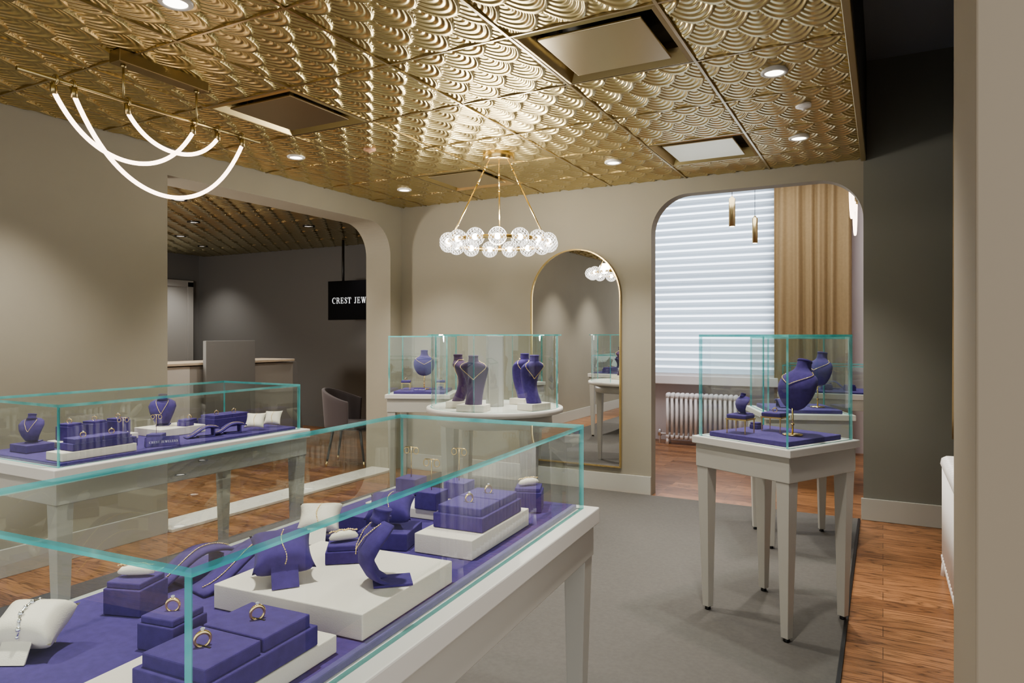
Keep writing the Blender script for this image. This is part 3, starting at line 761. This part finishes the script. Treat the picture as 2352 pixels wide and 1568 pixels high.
tray('violet ring tray at the far back of the left showcase', -3.42, 2.80, ZA, 0, .14, .26, .05, ('gold ring near on the far back tray of the left showcase', 'gold ring far on the far back tray of the left showcase'))
ring_box('violet ring block in front of the far back tray at left', -3.50, 2.62, ZA, .2, .065, .05, None, 'gold ring on the block before the far back tray')
c = thing('name_card', 'small violet tent card with pale lettering in the left showcase', 'sign', (-3.055, 2.14, ZA), math.radians(65))
MB().prism([(-.022, 0), (.022, 0), (0, .045)], lambda a, b, s: (-.075+.15*s, a, b)).build('card', PURPLE, c, bevel=.001)
lettering('CREST JEWELERS', .011, INK, c, (-.059, -.0170, .016), (math.radians(64), 0, 0), .12)

# ---- round showcase contents
ZR = .9215
bf = [((-2.50, 4.10), math.radians(10), PLUM, 'plum bust with long gold necklace at the front of the round showcase', 'front'),
      ((-2.74, 4.28), math.radians(-70), PLUM, 'plum bust left of the front one in the round showcase', 'left'),
      ((-2.17, 4.38), math.radians(75), PURPLE, 'violet bust right of the centre post in the round showcase', 'right'),
      ((-2.42, 4.72), math.radians(80), PURPLE, 'violet bust behind the centre post of the round showcase', 'back')]
for (x, y), rz, mt, lb, wh in bf:
    block('cream block under the %s bust of the round showcase' % wh, x, y, ZR, .20, .14, .045, rz)
    s_bust(lb, (x, y, ZR+.046), rz, 'gold necklace on the %s bust of the round showcase' % wh, mt)

# ---- pedestals
ZP = .945
def loc_in(c, rz, x, y, z): return place((c[0], c[1], 0), rz, (x, y, z))
G = (-3.73, 5.24)
rod_bust('violet necklace stand on a gold rod in the showcase by the back corner', loc_in(G, RG, 0, .02, ZP), .6, 'gold necklace on the stand by the back corner')
stool('left gold legged ring stool in the showcase by the back corner', loc_in(G, RG, -.15, -.07, ZP), .5, .085, .085, 'gold ring on the left stool by the back corner')
stool('right gold legged ring stool in the showcase by the back corner', loc_in(G, RG, .16, -.02, ZP), .5, .085, .085, 'gold ring on the right stool by the back corner')
earring_stand('tall gold earring stand in the showcase by the back corner', loc_in(G, RG, .13, .12, ZP), .5, .19, (.04, .02), 'gold earring in the showcase by the back corner')
c = thing('name_card', 'tiny violet name card at the front of the back corner showcase', 'sign', loc_in(G, RG, 0, -.2, ZP), RG)
MB().prism([(-.015, 0), (.015, 0), (0, .03)], lambda a, b, s: (-.05+.10*s, a, b)).build('card', PURPLE, c)
lettering('CREST JEWELERS', .008, INK, c, (-.043, -.0112, .010), (math.radians(63), 0, 0), .12)
rod_bust('large violet necklace stand in the right pedestal showcase', (-.40, 3.73, ZP), math.radians(-35), 'fine gold necklace in the right pedestal showcase', tilt=-.34, s=1.10, lift=.13)
stool('gold legged stool with a small violet bust in the right pedestal showcase', (-.645, 3.69, ZP), RC+.2, .11, .10)
leaf_bust('small violet bust standing on the left gold stool', (-.645, 3.68, ZP+.0985), RC-.3, .72, wd=1.4)
stool('gold legged ring stool in the middle of the right pedestal showcase', (-.50, 3.86, ZP), RC+.2, .11, .10, 'gold ring on the middle stool of the right pedestal')
ring_box('low violet ring box between the stools of the right pedestal', -.60, 3.90, ZP, RC, .05, .03)
rod_bust('violet necklace stand in the showcase behind the right pedestal', (-.40, 5.24, ZP), math.radians(-35), 'gold chain on the stand behind the right pedestal', tilt=-.2, lift=.15)
ramp('violet bracelet ramp in the showcase behind the right pedestal', (-.62, 5.14, ZP), .5, .06, .12, .05, 'gold bracelet in the showcase behind the right pedestal')
stool('gold ring stool in the showcase behind the right pedestal', (-.56, 5.36, ZP), .3, .085, .085, 'gold ring in the showcase behind the right pedestal')
for k, (x, nm) in enumerate(((-.68, 'left'), (-.48, 'middle'), (-.28, 'right'))):
    ring_box('%s dark violet box in the bright room showcase' % nm, x, 7.35, .916, .3, .09, .05)
ramp('violet ramp in the bright room showcase', (-.40, 7.5, .916), 1.4, .06, .18, .07)

# ------------------------------------------------------------------ mirror
t = thing('arched_mirror', 'tall arched mirror with thin gold frame on the back wall', 'mirror', (-2.58, YB-.002, 0))
zb, zs, rr = .225, 1.80, .46
out = [(-rr, zb), (rr, zb)] + arc(0, zs, rr, 0, PI, 32)
rin = rr-.012
inn = [(-rin, zb+.012), (rin, zb+.012)] + arc(0, zs, rin, 0, PI, 32)
m = MB()
A = [m.bm.verts.new((a, -.03, b)) for a, b in out]; B = [m.bm.verts.new((a, -.03, b)) for a, b in inn]
A2 = [m.bm.verts.new((a, 0, b)) for a, b in out]; B2 = [m.bm.verts.new((a, 0, b)) for a, b in inn]
n = len(out)
for k in range(n):
    q = (k+1) % n
    m.face([A[k], A[q], B[q], B[k]]); m.face([A[k], A2[k], A2[q], A[q]]); m.face([B[k], B[q], B2[q], B2[k]]); m.face([A2[k], B2[k], B2[q], A2[q]])
m.build('frame', GOLD, t)
MB().prism(inn, lambda a, b, s: (a, -.018+.008*s, b)).build('mirror_glass', MIRROR, t)

# ------------------------------------------------------------------ ceiling fittings
spots = [(-3.99, 3.92), (-3.99, 5.29), (-1.89, 5.23), (-.516, 5.19), (-.50, 3.83), (-2.57, 1.86)]
names = ['recessed downlight above the left opening', 'recessed downlight in the far left of the gold ceiling', 'recessed downlight between the chandelier and the far right diffuser',
         'recessed downlight nearest the far right corner of the gold ceiling', 'recessed downlight in the right column of tiles', 'recessed downlight cut by the top edge of the photo']
ZF = ZC-.010
for (x, y), nm in zip(spots, names):
    t = thing('downlight', nm, 'downlight', (x, y, ZF), 0, 'recessed downlights')
    m = MB(); m.lathe([(.046, -.004), (.05, -.010), (.062, -.010), (.068, -.006), (.068, .012)], 32, cap=False); m.build('trim_ring', TABLEC, t)
    MB().lathe([(.049, -.006), (.049, -.004)], 28).build('lens', LENS, t)
for (x, y), nm, mt in (((-3.35, 4.02), 'small copper sprinkler cap on the gold ceiling left of the chandelier', COPPER), ((-.42, 4.48), 'small white smoke detector between the two right downlights', WHITE)):
    solo('sprinkler_cap' if mt == COPPER else 'smoke_detector', MB().lathe([(.045, .012), (.045, -.008), (.03, -.014), (.014, -.02), (.002, -.03)], 20), mt, nm, 'ceiling fitting', (x, y, ZF))
dn = ['large brass square air diffuser at the top right', 'brass square air diffuser left of centre above the opening', 'bright square air diffuser in the far right ceiling', 'brass square air diffuser behind the chandelier']
for (i, yy), nm in zip(holes, dn):
    x = gx[i]-PITCH/2; y = yy+PITCH/2
    t = thing('air_diffuser', nm, 'air vent', (x, y, ZC), 0, None)
    m = MB(); a, b_ = PITCH/2-.008, PITCH/2-.07
    def rg(r, z): return [m.bm.verts.new(p) for p in ((-r, -r, z), (r, -r, z), (r, r, z), (-r, r, z))]
    rs = [rg(a, -.006), rg(a-.02, -.012), rg(b_, .055), rg(b_, .09)]
    for P, Q in zip(rs, rs[1:]):
        for k in range(4): m.face([P[k], P[(k+1) % 4], Q[(k+1) % 4], Q[k]])
    m.build('frame', BRASS, t)
    MB().box((0, 0, .09), (b_*2, b_*2, .004)).build('recess', DARKM, t)
    MB().box((0, 0, .000), (.50, .50, .012)).build('panel', PLATE, t, bevel=.003)
    for sx in (-1, 1):
        for sy in (-1, 1): MB().box((sx*.17, sy*.17, .047), (.012, .04, .085)).build('bracket', BRASS, t)

CHX, CHY = -2.58, 4.60
t = thing('chandelier', 'ring chandelier of clear faceted crystal globes hung from brass rods', 'chandelier', (CHX, CHY, ZC))
MB().lathe([(.02, -.060), (.115, -.060), (.12, -.055), (.12, -.010), (.118, 0)], 40).build('canopy', GOLD, t)
RR, ZR_ = .39, -.685
MB().tube([(RR*math.cos(2*PI*k/60), RR*math.sin(2*PI*k/60), ZR_) for k in range(60)], .015, 10, closed=True).build('ring_frame', GOLD, t)
for d in (-2, 118, 238):
    a = math.radians(d); p0 = Vector((.08*math.cos(a), .08*math.sin(a), -.055)); p1 = Vector((RR*math.cos(a), RR*math.sin(a), ZR_+.02))
    m = MB()
    m.tube([p0+(p1-p0)*.14, p0+(p1-p0)*.30], .006); m.tube([p0, p1], .0032); m.tube([p0+(p1-p0)*.33, p0+(p1-p0)*.92], .0062); m.tube([p1+(p0-p1)*.05, p1], .009)
    for q in (.13, .315, .93): m.sphere(p0+(p1-p0)*q, .010, 8, 6)
    m.build('suspension_rod', GOLD, t)
for k in range(15):
    a = math.radians(118+12+24*k); x, y = RR*math.cos(a), RR*math.sin(a)
    g = MB().sphere((0, 0, 0), .066, 28, 18).build('globe', CRYS, t); g.location = (x, y, ZR_)
    MB().sphere((0, 0, 0), .024, 10, 8).build('core', BULB, g)

t0 = thing('led_chandelier', 'linear brass chandelier with three draped glowing light tubes at upper left', 'chandelier', (-3.28, 2.27, ZC))
MB().box((0, .025, -.030), (.085, .50, .060)).build('canopy', BRONZE, t0, bevel=.003)
for y in (-.18, .23): MB().tube([(0, y, -.045), (0, y, -.235)], .006).lathe([(.012, -.075), (.014, -.066), (.012, -.060)], 12, (0, y, 0)).build('rod', BRASS, t0)
MB().tube([(0, -.655, -.235), (0, .66, -.235)], .0095, 12).build('crossbar', BRASS, t0)
for (ya, yb, zl) in ((1.773, 2.488, 2.305), (1.849, 2.793, 2.165), (2.111, 2.635, 2.405)):
    ya -= 2.27; yb -= 2.27; zt = -.285; zl -= ZC; pts = []
    k2 = 2.0
    for k in range(41):
        s = -1+2*k/40; zz = zl+(zt-zl)*(math.cosh(k2*s)-1)/(math.cosh(k2)-1); pts.append((0, (ya+yb)/2+(yb-ya)/2*s, zz))
    dx = {2.305: -.012, 2.165: .012}.get(round(zl+ZC, 3), 0)
    pts = [(p[0]+dx, p[1], p[2]) for p in pts]
    MB().tube(pts, .0105, 12).build('light_tube', LED, t0)
    for e, yy in ((pts[0], ya), (pts[-1], yb)):
        m = MB()
        m.tube([(.020*math.cos(q), yy, -.235+.020*math.sin(q)) for q in [2*PI*i/14 for i in range(14)]], .006, 6, closed=True)
        m.tube([(dx, yy, -.25), (dx, yy, -.298)], .0145, 12); m.build('end_cap', BRASS, t0)
dup(t0, (-.255, 7.55, 3.10), 0, 'second draped light tube chandelier glimpsed at the right edge of the opening')
def pendant(label, x, y, zb, zt, r):
    t = thing('pendant_light', label, 'pendant light', (x, y, 3.60))
    MB().lathe([(.04, -.03), (.045, -.02), (.045, 0)], 20).build('canopy', BRASS, t)
    MB().tube([(0, 0, -.02), (0, 0, zt-3.6)], .003, 6).build('cord', BLACK, t)
    MB().lathe([(.01, zt-3.6+.03), (r*.6, zt-3.6+.01), (r, zt-3.6), (r, zb-3.6)][::-1], 24).build('shade', BRASS, t)
    MB().lathe([(r*.8, zb-3.6-.003), (r*.8, zb-3.6)], 20).build('lens', LENS, t)
pendant('slim brass cylinder pendant, left and higher one before the blind', -1.49, 8.0, 2.66, 2.97, .035)
pendant('slim brass cylinder pendant, right and lower one before the blind', -1.37, 8.8, 2.56, 2.86, .032)

# ------------------------------------------------------------------ next room
t = thing('reception_desk', 'taupe reception desk with pale oak top in the next room', 'desk', (-6.95, 5.2, 0))
MB().box((0, .55, .55), (.56, 1.5, 1.10)).build('body', DESK, t, bevel=.004)
MB().box((.0, -.75, .55), (.565, 1.1, 1.10)).build('pale_body', DESKW, t, bevel=.004)
MB().box((.0, 0, 1.125), (.60, 2.62, .03)).build('top', OAK, t, bevel=.004)
MB().prism([(1.3, 0), (1.50, 0), (1.36, 1.10), (1.3, 1.10)], lambda a, b, s: (-.28+.56*s, a, b)).build('slanted_end', DESKD, t)
MB().box((.35, .27, .70), (.05, .68, 1.36)).build('front_panel', DESKD, t, bevel=.004)
tv = thing('wall_screen', 'black wall screen with white lettering hung from a ceiling pole', 'screen', (-6.45, 7.62, 1.94))
MB().box((0, 0, 0), (1.30, .05, .56)).build('panel', SCREEN, tv, bevel=.004)
MB().tube([(-.43, .05, .1), (-.43, .05, ZC-1.94)], .018).build('pole', BLACK, tv)
lettering('CREST JEWELERS', .084, TXT, tv, (-.565, -.027, -.045), (PI/2, 0, 0), .14)
ch = thing('tub_chair', 'taupe velvet tub chair with slim dark legs just through the left opening', 'chair', (-5.27, 6.00, 0), math.radians(115))
MB().loft([(0, 0, .40, .20, .20), (0, 0, .41, .235, .225), (0, 0, .455, .24, .235), (0, 0, .475, .22, .215)], 32, pw=3).build('seat', VELV, ch)
def shell(u, v):
    a = -PI*.08+u*PI*1.16; hh = .30+.13*math.sin(max(0, min(1, u))*PI)**1.2
    r_ = .25+.03*v
    return (r_*math.cos(a), .02+r_*math.sin(a)*1.0, .42+hh*v)
MB().grid(shell, 28, 8).build('backrest', VELV, ch, solid=.035, bevel=.008)
for sx in (-1, 1):
    for sy in (-1, 1):
        lg = MB().tube([(sx*.16, sy*.15, .41), (sx*.205, sy*.205, .06)], [.017, .011], 10).build('leg', BLACK, ch)
        MB().tube([(sx*.205, sy*.205, .06), (sx*.212, sy*.212, .0)], [.0115, .009], 10).build('leg_tip', GOLD, lg)
for k, (x, y) in enumerate(((-6.3, 4.6), (-7.4, 5.6), (-6.4, 6.5), (-8.6, 6.3), (-9.3, 7.2))):
    t = thing('downlight', ['dim black downlight nearest the opening in the next room', 'dim black downlight above the reception desk', 'dim black downlight before the wall screen', 'dim black downlight beyond the desk', 'dim black downlight near the far door'][k], 'downlight', (x, y, ZF), 0, 'downlights of the next room')
    MB().lathe([(.05, -.004), (.06, -.01), (.075, -.008), (.075, .012)], 24, cap=False).build('trim_ring', BLACK, t)
    MB().lathe([(.05, -.005), (.05, -.003)], 20).build('lens', DLENS, t)

# ------------------------------------------------------------------ lights
def spot(x, y, z, e, size=90, col=(1, .95, .88), blend=.8, r=.05):
    l = bpy.data.lights.new('spot', 'SPOT'); l.energy = e; l.spot_size = math.radians(size); l.spot_blend = blend; l.color = col; l.shadow_soft_size = r
    o = bpy.data.objects.new('downlight_or_fill_lamp', l); COL.objects.link(o); o.location = (x, y, z)
for x, y in spots: spot(x, y, ZC-.04, 155)
for x, y in ((-3.99, 2.1), (-3.99, .6), (-1.2, 1.0), (-.5, 2.4), (-1.9, 3.6), (-2.4, .3)): spot(x, y, ZC-.04, 155)  # added fill spots, no fixtures at these positions
spot(-6.4, 7.3, ZC-.04, 160, 85)
for x, y in ((-7.4, 5.6), (-6.0, 4.3), (-5.8, 5.5), (-8.6, 6.3), (-10.0, 7.5)): spot(x, y, ZC-.04, 85, 110)  # next room: spots with no fixture above are added fill
def point(x, y, z, e, r=.06, col=(1, .95, .88)):
    l = bpy.data.lights.new('globe_or_fill_lamp', 'POINT'); l.energy = e; l.color = col; l.shadow_soft_size = r
    o = bpy.data.objects.new('globe_or_fill_lamp', l); COL.objects.link(o); o.location = (x, y, z)
for k in range(3):
    a = math.radians(58+120*k); point(CHX+.25*math.cos(a), CHY+.25*math.sin(a), ZC-.62, 26)
point(-7.0, 2.7, 1.6, 280, .25)  # added fill for the next room, hidden behind the left wall
def area(loc, rot, sx, sy, e, col):
    l = bpy.data.lights.new('area', 'AREA'); l.shape = 'RECTANGLE'; l.size = sx; l.size_y = sy; l.energy = e; l.color = col
    o = bpy.data.objects.new('daylight', l); COL.objects.link(o); o.location = loc; o.rotation_euler = rot  # serves the window daylight and an added overhead fill
area((-2.25, 9.9, 2.2), (-PI/2, 0, 0), 2.4, 2.8, 130, (.88, .94, 1))
area((-1.6, 7.8, 3.5), (0, 0, 0), 2.5, 2.0, 80, (.98, .97, 1))  # added overhead fill for the bright room, not light from the window
W = bpy.data.worlds.new('w'); bpy.context.scene.world = W; W.use_nodes = True
W.node_tree.nodes['Background'].inputs[0].default_value = (.95, .945, .93, 1); W.node_tree.nodes['Background'].inputs[1].default_value = 1.5
try: bpy.context.scene.view_settings.look = 'AgX - Medium High Contrast'
except Exception: pass

# ------------------------------------------------------------------ camera
cam = bpy.data.cameras.new('camera'); co = bpy.data.objects.new('camera', cam); COL.objects.link(co)
co.location = (0, 0, CZ); co.rotation_euler = (PI/2, 0, YAW)
cam.sensor_width = 36; cam.lens = F/2352*36; cam.shift_y = -(784-HZ)/2352; cam.clip_start = .02
bpy.context.scene.camera = co
